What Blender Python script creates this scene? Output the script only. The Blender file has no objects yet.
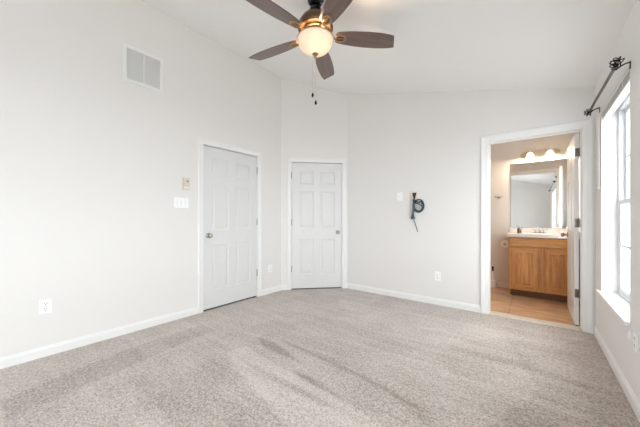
import bpy, bmesh, math, random
from mathutils import Vector, Matrix
C = bpy.context.scene
COL = C.collection
PI = math.pi
random.seed(4)

# ------------------------------------------------------------------ camera, world, exposure
F_PX, YAW, EYE = 272.87, 0.6659, 1.1315
cam_d = bpy.data.cameras.new('camera'); cam = bpy.data.objects.new('camera', cam_d); COL.objects.link(cam)
cam_d.sensor_width = 36.0; cam_d.lens = F_PX * 36.0 / 640.0
cam_d.shift_x = -0.0005; cam_d.shift_y = (218.96 - 213.5) / 640.0
cam_d.clip_start = 0.02
cam.location = (0, 0, EYE); cam.rotation_euler = (PI / 2, 0, YAW)
C.camera = cam

SKY_STRENGTH = 6.0
EXPOSURE = 1.02
w = bpy.data.worlds.new('sky'); C.world = w; w.use_nodes = True
wn = w.node_tree.nodes; wl = w.node_tree.links
bg = wn['Background']
# overcast daylight: one soft sky colour, a little brighter overhead
tc = wn.new('ShaderNodeTexCoord'); sx = wn.new('ShaderNodeSeparateXYZ'); rp = wn.new('ShaderNodeValToRGB')
wl.new(tc.outputs['Generated'], sx.inputs[0]); wl.new(sx.outputs['Z'], rp.inputs[0]); wl.new(rp.outputs[0], bg.inputs[0])
rp.color_ramp.elements[0].position = 0.0; rp.color_ramp.elements[0].color = (0.88, 0.89, 0.90, 1)
rp.color_ramp.elements[1].position = 1.0; rp.color_ramp.elements[1].color = (1.0, 1.0, 0.99, 1)
bg.inputs[1].default_value = SKY_STRENGTH

vs = C.view_settings
vs.view_transform = 'Standard'; vs.look = 'None'; vs.gamma = 1; vs.use_curve_mapping = False; vs.exposure = EXPOSURE
C.cycles.max_bounces = 14; C.cycles.diffuse_bounces = 10; C.cycles.glossy_bounces = 6
C.cycles.transparent_max_bounces = 12; C.cycles.transmission_bounces = 8
C.cycles.use_denoising = True
C.cycles.sample_clamp_indirect = 6.0
C.cycles.caustics_reflective = False; C.cycles.caustics_refractive = False

def lamp(name, kind, loc, energy, color=(1, 1, 1), rot=(0, 0, 0), size=None, radius=None, portal=False):
    d = bpy.data.lights.new(name, kind); o = bpy.data.objects.new(name, d); COL.objects.link(o)
    o.location = loc; o.rotation_euler = rot; d.energy = energy; d.color = color
    if size: d.shape = 'RECTANGLE'; d.size, d.size_y = size
    if radius is not None: d.shadow_soft_size = radius
    if portal: d.cycles.is_portal = True
    return o

# room dimensions (metres); x to the right along the back wall, y away from the camera
XL, XR, YB, YF, YC = -3.1741, 0.4713, 3.7888, -3.0, 3.0249
HL, HR = 3.367, 2.4314
XD = XL + (YB - YC)
WB = 0.114; YI = YB + WB          # bathroom side of the partition
BX0, BY1, BH = -1.35, 5.40, 2.44
W1 = (2.553, 3.49); W2 = (-1.35, 0.75); W3 = (-2.85, -1.05); W4 = (4.18, 5.02); WZ4 = (0.98, 2.04); WZ = (0.48, 2.10)
def ceil_z(x): return HL + (HR - HL) * (x - XL) / (XR - XL)

# portals let the daylight in through the two window openings
for (a, b) in (W1, W2):
    lamp('window_daylight', 'AREA', (XR + 0.20, (a + b) / 2, (WZ[0] + WZ[1]) / 2), 1, rot=(0, PI / 2, 0),
         size=(WZ[1] - WZ[0], b - a), portal=True)
lamp('window_daylight', 'AREA', ((W3[0] + W3[1]) / 2, YF - 0.20, (WZ[0] + WZ[1]) / 2), 1, rot=(PI / 2, 0, 0), size=(W3[1] - W3[0], WZ[1] - WZ[0]), portal=True)  # portal for the added window behind the viewer
lamp('window_daylight', 'AREA', (XR + 0.20, (W4[0] + W4[1]) / 2, (WZ4[0] + WZ4[1]) / 2), 1, rot=(0, PI / 2, 0), size=(WZ4[1] - WZ4[0], W4[1] - W4[0]), portal=True)

# ------------------------------------------------------------------ materials
MATS = {}
def mat(name, col, rough=0.5, metal=0.0, bump=0.0, bscale=200.0, var=0.0, vscale=3.0, spec=0.5, emit=None, estr=0.0, trans=0.0, coat=0.0):
    m = bpy.data.materials.new(name); m.use_nodes = True; n = m.node_tree.nodes; l = m.node_tree.links
    p = n['Principled BSDF']; p.inputs['Base Color'].default_value = (*col, 1)
    p.inputs['Roughness'].default_value = rough; p.inputs['Metallic'].default_value = metal
    p.inputs['Specular IOR Level'].default_value = spec; p.inputs['Transmission Weight'].default_value = trans
    p.inputs['Coat Weight'].default_value = coat
    if emit: p.inputs['Emission Color'].default_value = (*emit, 1); p.inputs['Emission Strength'].default_value = estr
    t = n.new('ShaderNodeTexCoord')
    if var:
        ns = n.new('ShaderNodeTexNoise'); ns.inputs['Scale'].default_value = vscale; ns.inputs['Detail'].default_value = 4
        mx = n.new('ShaderNodeMix'); mx.data_type = 'RGBA'; l.new(t.outputs['Object'], ns.inputs['Vector'])
        mx.inputs[6].default_value = (*[c * (1 - var) for c in col], 1); mx.inputs[7].default_value = (*[min(1, c * (1 + var)) for c in col], 1)
        l.new(ns.outputs[0], mx.inputs[0]); l.new(mx.outputs[2], p.inputs['Base Color'])
    if bump:
        nb = n.new('ShaderNodeTexNoise'); nb.inputs['Scale'].default_value = bscale; nb.inputs['Detail'].default_value = 3
        b = n.new('ShaderNodeBump'); b.inputs['Strength'].default_value = bump; b.inputs['Distance'].default_value = 0.002
        l.new(t.outputs['Object'], nb.inputs['Vector']); l.new(nb.outputs[0], b.inputs['Height']); l.new(b.outputs[0], p.inputs['Normal'])
    MATS[name] = m; return m

wall_m = mat('wall_paint', (0.80, 0.785, 0.765), 0.85, bump=0.15, bscale=160, var=0.006, spec=0.2)
ceil_m = mat('ceiling_paint', (0.88, 0.875, 0.865), 0.9, bump=0.15, bscale=120, spec=0.2)
bath_m = mat('bathroom_paint', (0.71, 0.675, 0.63), 0.8, bump=0.15, bscale=160, var=0.01, spec=0.25)
trim_m = mat('trim_paint', (0.84, 0.84, 0.83), 0.38, spec=0.4)
door_m = mat('door_paint', (0.735, 0.735, 0.73), 0.42, bump=0.05, bscale=300, spec=0.4)
vinyl_m = mat('window_vinyl', (0.74, 0.75, 0.77), 0.35)
plate_m = mat('white_plastic', (0.91, 0.91, 0.91), 0.35)
almond_m = mat('almond_plastic', (0.66, 0.58, 0.46), 0.45)
slot_m = mat('dark_slot', (0.03, 0.03, 0.03), 0.6)
grille_m = mat('vent_enamel', (0.80, 0.80, 0.79), 0.45)
nickel_m = mat('brushed_nickel', (0.36, 0.33, 0.30), 0.32, 1.0)
chrome_m = mat('chrome', (0.50, 0.50, 0.50), 0.15, 1.0)
hinge_m = mat('dark_nickel', (0.20, 0.18, 0.165), 0.35, 1.0)
satin_m = mat('satin_nickel', (0.72, 0.64, 0.50), 0.34, 1.0)
bronze_m = mat('aged_bronze', (0.17, 0.105, 0.065), 0.34, 1.0, var=0.25, vscale=20)
brass_m = mat('antique_brass', (0.42, 0.29, 0.17), 0.30, 1.0, var=0.2, vscale=30)
black_m = mat('black_metal', (0.018, 0.016, 0.015), 0.38, 0.6)
pewter_m = mat('rod_metal', (0.07, 0.065, 0.06), 0.35, 0.7)
mirror_m = mat('mirror_glass', (0.97, 0.985, 0.985), 0.01, 1.0)
marble_m = mat('cultured_marble', (0.84, 0.80, 0.77), 0.18, var=0.03, vscale=6, coat=0.4)
paper_m = mat('toilet_paper', (0.92, 0.92, 0.92), 0.95, bump=0.3, bscale=300)
card_m = mat('cardboard', (0.42, 0.33, 0.25), 0.9)
teal_m = mat('teal_cable', (0.03, 0.075, 0.09), 0.5)
blackc_m = mat('black_cable', (0.025, 0.03, 0.035), 0.5)
green_m = mat('grey_green_cable', (0.16, 0.24, 0.24), 0.5)
pale_m = mat('pale_cable', (0.66, 0.60, 0.56), 0.5)
shade_m = mat('shade_fabric', (0.60, 0.59, 0.56), 0.9, bump=0.5, bscale=150)
cord_m = mat('white_cord', (0.86, 0.86, 0.86), 0.6)
sill_m = mat('threshold_marble', (0.72, 0.66, 0.58), 0.3, var=0.05, vscale=14)
asphalt_m = mat('pale_pavement', (0.42, 0.42, 0.42), 0.9, var=0.1, vscale=1)
soap_m = mat('amber_soap', (0.10, 0.05, 0.03), 0.15, coat=0.5)
gap_shade_m = mat('door_gap_shade', (0.05, 0.04, 0.035), 0.8)  # near-black colour stands in for the shade under the doors

def glass_mat():
    m = bpy.data.materials.new('window_glass'); m.use_nodes = True; n = m.node_tree.nodes; l = m.node_tree.links
    n.remove(n['Principled BSDF']); o = n['Material Output']
    t = n.new('ShaderNodeBsdfTransparent'); g = n.new('ShaderNodeBsdfGlossy'); mx = n.new('ShaderNodeMixShader'); f = n.new('ShaderNodeLayerWeight')
    t.inputs[0].default_value = (0.93, 0.96, 0.98, 1); g.inputs['Roughness'].default_value = 0.0; f.inputs[0].default_value = 0.5
    pw = n.new('ShaderNodeMath'); pw.operation = 'POWER'; l.new(f.outputs['Facing'], pw.inputs[0]); pw.inputs[1].default_value = 5.0
    ma = n.new('ShaderNodeMath'); ma.operation = 'MULTIPLY_ADD'; l.new(pw.outputs[0], ma.inputs[0]); ma.inputs[1].default_value = 0.5; ma.inputs[2].default_value = 0.03
    l.new(ma.outputs[0], mx.inputs[0]); l.new(t.outputs[0], mx.inputs[1]); l.new(g.outputs[0], mx.inputs[2]); l.new(mx.outputs[0], o.inputs[0])
    return m
glass_m = glass_mat()
clear_m = glass_mat()

def lampglass(name, col, emit, strength):
    """Frosted glass lit from the bulb inside."""
    return mat(name, col, 0.35, emit=emit, estr=strength, coat=0.3)
def bowl_mat():
    m = lampglass('fan_alabaster_glass', (0.74, 0.66, 0.57), (1.0, 0.74, 0.46), 0.07); n = m.node_tree.nodes; l = m.node_tree.links
    tr = n.new('ShaderNodeBsdfTranslucent'); tr.inputs[0].default_value = (0.95, 0.80, 0.62, 1)
    ns = n.new('ShaderNodeTexNoise'); ns.inputs['Scale'].default_value = 14; ns.inputs['Detail'].default_value = 4; t = n.new('ShaderNodeTexCoord'); l.new(t.outputs['Object'], ns.inputs['Vector'])
    mr = n.new('ShaderNodeMapRange'); mr.inputs[3].default_value = 0.016; mr.inputs[4].default_value = 0.030; l.new(ns.outputs[0], mr.inputs[0])
    mx = n.new('ShaderNodeMixShader'); l.new(mr.outputs[0], mx.inputs[0]); l.new(n['Principled BSDF'].outputs[0], mx.inputs[1]); l.new(tr.outputs[0], mx.inputs[2])
    l.new(mx.outputs[0], n['Material Output'].inputs[0]); return m
bowl_m = bowl_mat()
# the alabaster glows most where the glass is thickest towards the bulb: soft mottling of its own
vanity_glass_m = lampglass('vanity_frosted_glass', (0.9, 0.88, 0.85), (1.0, 0.88, 0.72), 0.5)
def frost(m, fac):
    n = m.node_tree.nodes; l = m.node_tree.links; tr = n.new('ShaderNodeBsdfTranslucent'); tr.inputs[0].default_value = (0.95, 0.92, 0.88, 1)
    mx = n.new('ShaderNodeMixShader'); mx.inputs[0].default_value = fac; l.new(n['Principled BSDF'].outputs[0], mx.inputs[1]); l.new(tr.outputs[0], mx.inputs[2]); l.new(mx.outputs[0], n['Material Output'].inputs[0])
frost(vanity_glass_m, 0.6)

def wood(name, c1, c2, scale, rough, axis='X', coat=0.2, fine=0.5):
    m = bpy.data.materials.new(name); m.use_nodes = True; n = m.node_tree.nodes; l = m.node_tree.links
    p = n['Principled BSDF']; p.inputs['Roughness'].default_value = rough; p.inputs['Coat Weight'].default_value = coat; p.inputs['Coat Roughness'].default_value = 0.3
    t = n.new('ShaderNodeTexCoord'); mp = n.new('ShaderNodeMapping')
    st = {'X': (0.6, 9, 9), 'Z': (9, 9, 0.6)}[axis]
    mp.inputs['Scale'].default_value = [s * scale for s in st]
    l.new(t.outputs['Object'], mp.inputs[0])
    a = n.new('ShaderNodeTexNoise'); a.inputs['Scale'].default_value = 1.0; a.inputs['Detail'].default_value = 8; a.inputs['Distortion'].default_value = 1.2
    b = n.new('ShaderNodeTexNoise'); b.inputs['Scale'].default_value = 7.0; b.inputs['Detail'].default_value = 3
    l.new(mp.outputs[0], a.inputs['Vector']); l.new(mp.outputs[0], b.inputs['Vector'])
    mix = n.new('ShaderNodeMath'); mix.operation = 'MULTIPLY_ADD'; l.new(b.outputs[0], mix.inputs[0]); mix.inputs[1].default_value = fine; l.new(a.outputs[0], mix.inputs[2])
    r = n.new('ShaderNodeValToRGB'); l.new(mix.outputs[0], r.inputs[0])
    r.color_ramp.elements[0].position = 0.5; r.color_ramp.elements[0].color = (*c1, 1)
    r.color_ramp.elements[1].position = 1.0; r.color_ramp.elements[1].color = (*c2, 1)
    l.new(r.outputs[0], p.inputs['Base Color'])
    bp = n.new('ShaderNodeBump'); bp.inputs['Strength'].default_value = 0.15; bp.inputs['Distance'].default_value = 0.001
    l.new(mix.outputs[0], bp.inputs['Height']); l.new(bp.outputs[0], p.inputs['Normal'])
    return m
blade_m = wood('dark_walnut_blade', (0.085, 0.045, 0.035), (0.19, 0.115, 0.09), 3.0, 0.42, 'X', coat=0.9)
oak_m = wood('honey_oak', (0.40, 0.155, 0.035), (0.72, 0.37, 0.12), 3.0, 0.4, 'Z')
oak_h_m = wood('honey_oak_rail', (0.40, 0.155, 0.035), (0.72, 0.37, 0.12), 3.0, 0.4, 'X')

def tile_mat():
    m = bpy.data.materials.new('bathroom_tile'); m.use_nodes = True; n = m.node_tree.nodes; l = m.node_tree.links
    p = n['Principled BSDF']; p.inputs['Roughness'].default_value = 0.32
    t = n.new('ShaderNodeTexCoord')
    br = n.new('ShaderNodeTexBrick'); br.offset = 0; br.inputs['Scale'].default_value = 1.0
    br.inputs['Brick Width'].default_value = 0.61; br.inputs['Row Height'].default_value = 0.46
    br.inputs['Mortar Size'].default_value = 0.0035; br.inputs['Mortar Smooth'].default_value = 0.1
    br.inputs['Color1'].default_value = (0.56, 0.38, 0.24, 1); br.inputs['Color2'].default_value = (0.58, 0.41, 0.27, 1)
    br.inputs['Mortar'].default_value = (0.30, 0.23, 0.17, 1)
    mp0 = n.new('ShaderNodeMapping'); mp0.inputs['Location'].default_value = (0.248, 0.19, 0)
    l.new(t.outputs['Object'], mp0.inputs[0]); l.new(mp0.outputs[0], br.inputs['Vector'])
    ns = n.new('ShaderNodeTexNoise'); mp = n.new('ShaderNodeMapping'); mp.inputs['Scale'].default_value = (2.2, 9, 1)
    l.new(t.outputs['Object'], mp.inputs[0]); l.new(mp.outputs[0], ns.inputs['Vector']); ns.inputs['Detail'].default_value = 6; ns.inputs['Scale'].default_value = 1.6
    r = n.new('ShaderNodeValToRGB'); r.color_ramp.elements[0].position = 0.3; r.color_ramp.elements[0].color = (0.72, 0.66, 0.6, 1)
    r.color_ramp.elements[1].position = 0.75; r.color_ramp.elements[1].color = (1.5, 1.45, 1.4, 1); l.new(ns.outputs[0], r.inputs[0])
    mx = n.new('ShaderNodeMix'); mx.data_type = 'RGBA'; mx.blend_type = 'MULTIPLY'; mx.inputs[0].default_value = 1.0
    l.new(br.outputs[0], mx.inputs[6]); l.new(r.outputs[0], mx.inputs[7]); l.new(mx.outputs[2], p.inputs['Base Color'])
    b = n.new('ShaderNodeBump'); b.invert = True; b.inputs['Strength'].default_value = 0.5; b.inputs['Distance'].default_value = 0.003
    l.new(br.outputs['Fac'], b.inputs['Height']); l.new(b.outputs[0], p.inputs['Normal'])
    return m
tile_m = tile_mat()

def carpet_mat():
    m = bpy.data.materials.new('cut_pile_carpet'); m.use_nodes = True; n = m.node_tree.nodes; l = m.node_tree.links
    p = n['Principled BSDF']; p.inputs['Roughness'].default_value = 1.0; p.inputs['Specular IOR Level'].default_value = 0.05
    p.inputs['Sheen Weight'].default_value = 0.25; p.inputs['Sheen Roughness'].default_value = 0.6
    t = n.new('ShaderNodeTexCoord'); at = n.new('ShaderNodeAttribute'); at.attribute_name = 'nap'
    def noise(scale, detail, mapscale=None, rot=0.0, dist=0.0):
        x = n.new('ShaderNodeTexNoise'); x.inputs['Scale'].default_value = scale; x.inputs['Detail'].default_value = detail; x.inputs['Distortion'].default_value = dist
        mp = n.new('ShaderNodeMapping'); mp.inputs['Rotation'].default_value = (0, 0, rot); mp.inputs['Scale'].default_value = mapscale or (1, 1, 1)
        l.new(t.outputs['Object'], mp.inputs[0]); l.new(mp.outputs[0], x.inputs['Vector']); return x.outputs[0]
    def mth(op, a, b):
        x = n.new('ShaderNodeMath'); x.operation = op
        for i, v in enumerate((a, b)):
            if isinstance(v, (int, float)): x.inputs[i].default_value = v
            else: l.new(v, x.inputs[i])
        return x.outputs[0]
    fibre = noise(95, 3); tuft = noise(38, 2); patch = noise(3.0, 4, dist=0.6)
    streak = noise(1.3, 4, (1.0, 7.0, 1), rot=math.radians(-10), dist=0.3)     # combed along the vacuum's passes
    streak2 = noise(2.0, 3, (1.0, 9.0, 1), rot=math.radians(35), dist=0.2)
    s = mth('MULTIPLY', mth('SUBTRACT', fibre, 0.5), 2.2)
    s = mth('ADD', s, mth('MULTIPLY', mth('SUBTRACT', tuft, 0.5), 1.1))
    s = mth('ADD', s, mth('MULTIPLY', mth('SUBTRACT', patch, 0.5), 0.55))
    s = mth('ADD', s, mth('MULTIPLY', mth('SUBTRACT', streak, 0.5), 0.45))
    s = mth('ADD', s, mth('MULTIPLY', mth('SUBTRACT', streak2, 0.5), 0.35))
    s = mth('ADD', s, at.outputs['Fac'])
    r = n.new('ShaderNodeValToRGB'); l.new(s, r.inputs[0])
    r.color_ramp.elements[0].position = 0.0; r.color_ramp.elements[0].color = (0.26, 0.205, 0.17, 1)
    r.color_ramp.elements[1].position = 1.0; r.color_ramp.elements[1].color = (0.67, 0.61, 0.565, 1)
    l.new(r.outputs[0], p.inputs['Base Color'])
    b = n.new('ShaderNodeBump'); b.inputs['Strength'].default_value = 0.8; b.inputs['Distance'].default_value = 0.008
    l.new(mth('ADD', fibre, tuft), b.inputs['Height']); l.new(b.outputs[0], p.inputs['Normal'])
    return m
carpet_m = carpet_mat()

# ------------------------------------------------------------------ mesh helpers
def B(): return bmesh.new()
def box(bm, x0, x1, y0, y1, z0, z1, bev=0.0, M=None, seg=2):
    x0, x1 = min(x0, x1), max(x0, x1); y0, y1 = min(y0, y1), max(y0, y1); z0, z1 = min(z0, z1), max(z0, z1)
    t = bmesh.new(); r = bmesh.ops.create_cube(t, size=1)
    for v in r['verts']:
        v.co = Vector(((x0 + x1) / 2 + v.co.x * (x1 - x0), (y0 + y1) / 2 + v.co.y * (y1 - y0), (z0 + z1) / 2 + v.co.z * (z1 - z0)))
    if bev:
        bmesh.ops.bevel(t, geom=list(t.edges), offset=min(bev, 0.49 * min(x1 - x0, y1 - y0, z1 - z0)), segments=seg, profile=0.5, affect='EDGES')
    join(bm, t, M)
def join(bm, t, M=None):
    if M is not None: bmesh.ops.transform(t, matrix=M, verts=t.verts)
    mp = {v: bm.verts.new(v.co) for v in t.verts}
    for f in t.faces:
        try: bm.faces.new([mp[v] for v in f.verts])
        except ValueError: pass
    t.free()
def lathe(bm, prof, seg=32, M=None, sx=1.0, sy=1.0):
    t = bmesh.new(); rings = []
    for r, z in prof:
        if r < 1e-6: rings.append([t.verts.new((0, 0, z))])
        else: rings.append([t.verts.new((r * math.cos(2 * PI * k / seg) * sx, r * math.sin(2 * PI * k / seg) * sy, z)) for k in range(seg)])
    for a, b in zip(rings, rings[1:]):
        for k in range(seg):
            k2 = (k + 1) % seg
            vs_ = [a[k], a[k2], b[k2], b[k]] if len(a) > 1 and len(b) > 1 else ([a[0], b[k2], b[k]] if len(a) == 1 else [a[k], a[k2], b[0]])
            if len(set(vs_)) >= 3: t.faces.new(vs_)
    for ring in (rings[0], rings[-1]):
        if len(ring) > 1: t.faces.new(ring)
    bmesh.ops.recalc_face_normals(t, faces=t.faces)
    join(bm, t, M)
def tube(bm, pts, r, seg=8, closed=False, M=None):
    t = bmesh.new(); P = [Vector(p) for p in pts]; n = len(P); rings = []; up = None
    for i in range(n):
        a = P[(i - 1) % n] if (closed or i > 0) else P[i]; b = P[(i + 1) % n] if (closed or i < n - 1) else P[i]
        d = (b - a).normalized()
        if up is None: up = d.orthogonal().normalized()
        up = (up - d * up.dot(d)); up = up.normalized() if up.length > 1e-6 else d.orthogonal().normalized()
        sd = d.cross(up); rr = r[i] if isinstance(r, (list, tuple)) else r
        rings.append([t.verts.new(P[i] + (up * math.cos(2 * PI * k / seg) + sd * math.sin(2 * PI * k / seg)) * rr) for k in range(seg)])
    for i in range(n if closed else n - 1):
        a, b = rings[i], rings[(i + 1) % n]
        for k in range(seg): t.faces.new([a[k], a[(k + 1) % seg], b[(k + 1) % seg], b[k]])
    if not closed: t.faces.new(rings[0][::-1]); t.faces.new(rings[-1])
    bmesh.ops.recalc_face_normals(t, faces=t.faces)
    join(bm, t, M)
def prism(bm, outline, z0, z1, M=None, bev=0.0):
    t = bmesh.new(); a = [t.verts.new((x, y, z0)) for x, y in outline]; b = [t.verts.new((x, y, z1)) for x, y in outline]; n = len(a)
    t.faces.new(a[::-1]); t.faces.new(b)
    for i in range(n): t.faces.new([a[i], a[(i + 1) % n], b[(i + 1) % n], b[i]])
    bmesh.ops.recalc_face_normals(t, faces=t.faces)
    if bev: bmesh.ops.bevel(t, geom=[e for e in t.edges], offset=bev, segments=2, profile=0.5, affect='EDGES')
    join(bm, t, M)
def smooth_curve(pts, n=8, closed=False):
    P = [Vector(p) for p in pts]; out = []; N = len(P)
    for i in range(N if closed else N - 1):
        g = (lambda k: P[k % N]) if closed else (lambda k: P[max(0, min(N - 1, k))])
        p0, p1, p2, p3 = g(i - 1), g(i), g(i + 1), g(i + 2)
        for k in range(n):
            t = k / n
            out.append(0.5 * ((2 * p1) + (p2 - p0) * t + (2 * p0 - 5 * p1 + 4 * p2 - p3) * t * t + (3 * p1 - p0 - 3 * p2 + p3) * t ** 3))
    if not closed: out.append(P[-1])
    return out
def obj(name, bm, m, parent=None, smooth=False, loc=None):
    me = bpy.data.meshes.new(name); bm.to_mesh(me); bm.free(); me.materials.append(m)
    if smooth:
        for p in me.polygons: p.use_smooth = True
        me.set_sharp_from_angle(angle=math.radians(35))
    o = bpy.data.objects.new(name, me); COL.objects.link(o)
    if parent is not None: o.parent = parent
    if loc: o.location = loc
    return o
def tag(o, label, cat, group=None):
    o['label'] = label; o['category'] = cat
    if group: o['group'] = group
    return o
def thing(name, label, cat, loc=(0, 0, 0), rotz=0.0, group=None):
    o = bpy.data.objects.new(name, None); COL.objects.link(o); o.location = loc; o.rotation_euler = (0, 0, rotz); o.empty_display_size = 0.05
    return tag(o, label, cat, group)
def struct(o, label=None, cat=None):
    o['kind'] = 'structure'
    if label: o['label'] = label; o['category'] = cat
    return o

# ------------------------------------------------------------------ room shell
def wall(name, P, Q, thick, top, holes=(), ext=(0.0, 0.0), m=wall_m, label=None):
    """Wall whose room face runs from P to Q with the outside on the right-hand side of P->Q; holes are (u0,u1,z0,z1[,depth])."""
    P, Q = Vector((*P, 0)), Vector((*Q, 0)); L = (Q - P).length; d = (Q - P) / L; nrm = Vector((d.y, -d.x, 0))
    bm = B(); us = sorted({-ext[0], L + ext[1], *[h[0] for h in holes], *[h[1] for h in holes]})
    def piece(u0, u1, z0a, z0b, z1a, z1b, d0=0.0, d1=thick):
        t = bmesh.new(); co = []
        for dd in (d0, d1):
            for u, za, zb in ((u0, z0a, z1a), (u1, z0b, z1b)):
                for z in (za, zb):
                    p = P + d * u + nrm * dd; co.append(t.verts.new((p.x, p.y, z)))
        a0, a1, b0, b1, c0, c1, e0, e1 = co
        for f in ((a0, a1, b1, b0), (c0, e0, e1, c1), (a0, c0, c1, a1), (b0, b1, e1, e0), (a1, c1, e1, b1), (a0, b0, e0, c0)): t.faces.new(f)
        bmesh.ops.recalc_face_normals(t, faces=t.faces); join(bm, t)
    def zt(u):
        p = P + d * u; return top(min(max(p.x, XL - 0.2), XR + 0.2))
    for u0, u1 in zip(us, us[1:]):
        um = (u0 + u1) / 2; hs = sorted([h for h in holes if h[0] < um < h[1]], key=lambda h: h[2]); z = 0.0
        for h in hs:
            if h[2] > z: piece(u0, u1, z, z, h[2], h[2])
            if len(h) > 4: piece(u0, u1, h[2], h[2], h[3], h[3], h[4], thick)
            z = h[3]
        piece(u0, u1, z, z, zt(u0), zt(u1))
    bmesh.ops.remove_doubles(bm, verts=bm.verts, dist=1e-5)
    return struct(obj(name, bm, m), label, 'wall' if label else None)

D1 = (1.734, 2.554); D2 = (0.168, 0.988); D3 = (-0.430, 0.3742); DH = 2.04
DL = math.hypot(XD - XL, YB - YC)
J = 0.016   # jamb thickness
# left wall runs from far to near so the outside (-x) lies on the right-hand side of the direction
wall('wall_left', (XL, YF), (XL, YC), -0.12, lambda x: HL, [(D1[0] - YF - J, D1[1] - YF + J, 0.0, DH + J, -0.06)], ext=(0.12, 0.0), label='tall off-white wall on the left with the air return high up')
wall('wall_corner', (XL, YC), (XD, YB), -0.12, ceil_z, [(D2[0] - J, D2[1] + J, 0.0, DH + J, -0.06)], ext=(0.03, 0.03), label='short angled off-white wall across the far left corner')
wall('wall_back', (XD, YB), (XR, YB), -WB, ceil_z, [(D3[0] - XD - J, D3[1] - XD + J, 0.0, DH + J)], ext=(0.0, 0.0), label='off-white back wall with the bathroom doorway')
wall('wall_right', (XR, YF), (XR, YB + WB), 0.17, lambda x: HR, [(W2[0] - YF, W2[1] - YF, *WZ), (W1[0] - YF, W1[1] - YF, *WZ)], ext=(0.12, 0.0), label='off-white window wall on the right')
wall('wall_front', (XL, YF), (XR, YF), 0.17, ceil_z, [(W3[0] - XL, W3[1] - XL, *WZ)], label='off-white wall behind the viewer')
# bathroom
wall('wall_bathroom_back', (BX0, BY1), (XR, BY1), -0.1, lambda x: BH, ext=(0.1, 0.17), m=bath_m, label='beige bathroom wall behind the mirror')
wall('wall_bathroom_left', (BX0, YI), (BX0, BY1), -0.1, lambda x: BH, m=bath_m, label='beige bathroom wall on the left')
wall('wall_bathroom_right', (XR, YI), (XR, BY1), 0.17, lambda x: BH, [(W4[0] - YI, W4[1] - YI, *WZ4)], m=bath_m, label='beige bathroom wall on the right')
def bath_skin():    # the partition's bathroom side has the bathroom's paint
    bm = B(); y = YI + 0.0; a, b = D3[0] - J, D3[1] + J
    box(bm, BX0, a, y, y + 0.004, 0, BH); box(bm, b, XR, y, y + 0.004, 0, BH); box(bm, a, b, y, y + 0.004, DH + J, BH)
    struct(obj('wall_bathroom_front', bm, bath_m), 'beige bathroom side of the doorway wall', 'wall')
bath_skin()
def slab(name, xa, xb, ya, yb, za, zb, th, m, label):
    bm = B(); t = [bm.verts.new(c) for c in ((xa, ya, za), (xb, ya, zb), (xb, yb, zb), (xa, yb, za), (xa, ya, za + th), (xb, ya, zb + th), (xb, yb, zb + th), (xa, yb, za + th))]
    for f in ((0, 3, 2, 1), (4, 5, 6, 7), (0, 1, 5, 4), (1, 2, 6, 5), (2, 3, 7, 6), (3, 0, 4, 7)): bm.faces.new([t[i] for i in f])
    bmesh.ops.recalc_face_normals(bm, faces=bm.faces)
    return struct(obj(name, bm, m), label, 'ceiling')
XW = XR + 0.17
slab('ceiling', XL - 0.12, XW, YF - 0.12, YB + WB, ceil_z(XL - 0.12), ceil_z(XW), 0.1, ceil_m, 'sloped white ceiling rising to the left')
slab('ceiling_bathroom', BX0 - 0.1, XW, YI, BY1 + 0.1, BH, BH, 0.08, ceil_m, 'flat white bathroom ceiling')

# carpet: the nap attribute holds the vacuum's pile marks and one broad darker patch
_c, _s = math.cos(YAW), math.sin(YAW)
def on_floor(px, py):
    lx = (px - 320.3) / F_PX; zz = -(py - 218.96) / F_PX; t = -EYE / zz
    return (t * (lx * _c - _s), t * (_c + lx * _s))
STROKES = [  # (floor outline from points on the carpet, tone of the pile)
    ([(226, 352), (246, 346), (268, 360), (300, 378), (345, 402), (392, 432), (300, 432), (262, 398), (240, 374)], 0.13),
    ([(256, 336), (276, 343), (301, 362), (283, 355), (262, 345)], -0.24),
    ([(294, 370), (313, 379), (339, 397), (320, 388), (300, 377)], -0.26),
    ([(279, 339), (300, 347), (362, 375), (430, 412), (426, 413), (358, 377), (298, 349)], -0.18),
    ([(238, 357), (262, 369), (292, 384), (330, 405), (326, 408), (288, 388), (258, 373)], -0.16),
    ([(214, 357), (238, 374), (262, 400), (290, 432), (180, 432), (150, 400), (190, 370)], -0.05),
    ([(0, 402), (60, 376), (120, 352), (200, 325), (215, 330), (140, 362), (70, 392), (0, 424)], -0.12),
    ([(388, 392), (410, 402), (440, 425), (424, 424)], -0.10),
    ([(440, 370), (520, 392), (600, 418), (600, 424), (515, 397), (440, 376)], 0.10),
    ([(450, 345), (520, 362), (590, 384), (590, 390), (518, 367), (450, 350)], -0.10),
    ([(505, 338), (560, 345), (600, 336), (660, 440), (470, 440), (540, 390)], -0.07),  # broad patch, simply darker carpet towards the right wall
    ([(340, 300), (440, 318), (520, 335), (430, 345), (330, 322)], 0.06),
    ([(120, 345), (220, 318), (300, 300), (320, 306), (240, 330), (150, 358)], 0.06),
]
SP = [([on_floor(*q) for q in pl], v) for pl, v in STROKES]
def sdist(x, y, poly):
    ins = False; best = 9.0; n = len(poly)
    for i in range(n):
        x0, y0 = poly[i]; x1, y1 = poly[(i + 1) % n]
        if (y0 > y) != (y1 > y) and x < (x1 - x0) * (y - y0) / (y1 - y0) + x0: ins = not ins
        dx, dy = x1 - x0, y1 - y0; t = max(0, min(1, ((x - x0) * dx + (y - y0) * dy) / (dx * dx + dy * dy)))
        best = min(best, math.hypot(x - x0 - t * dx, y - y0 - t * dy))
    return best if ins else -best
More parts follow.
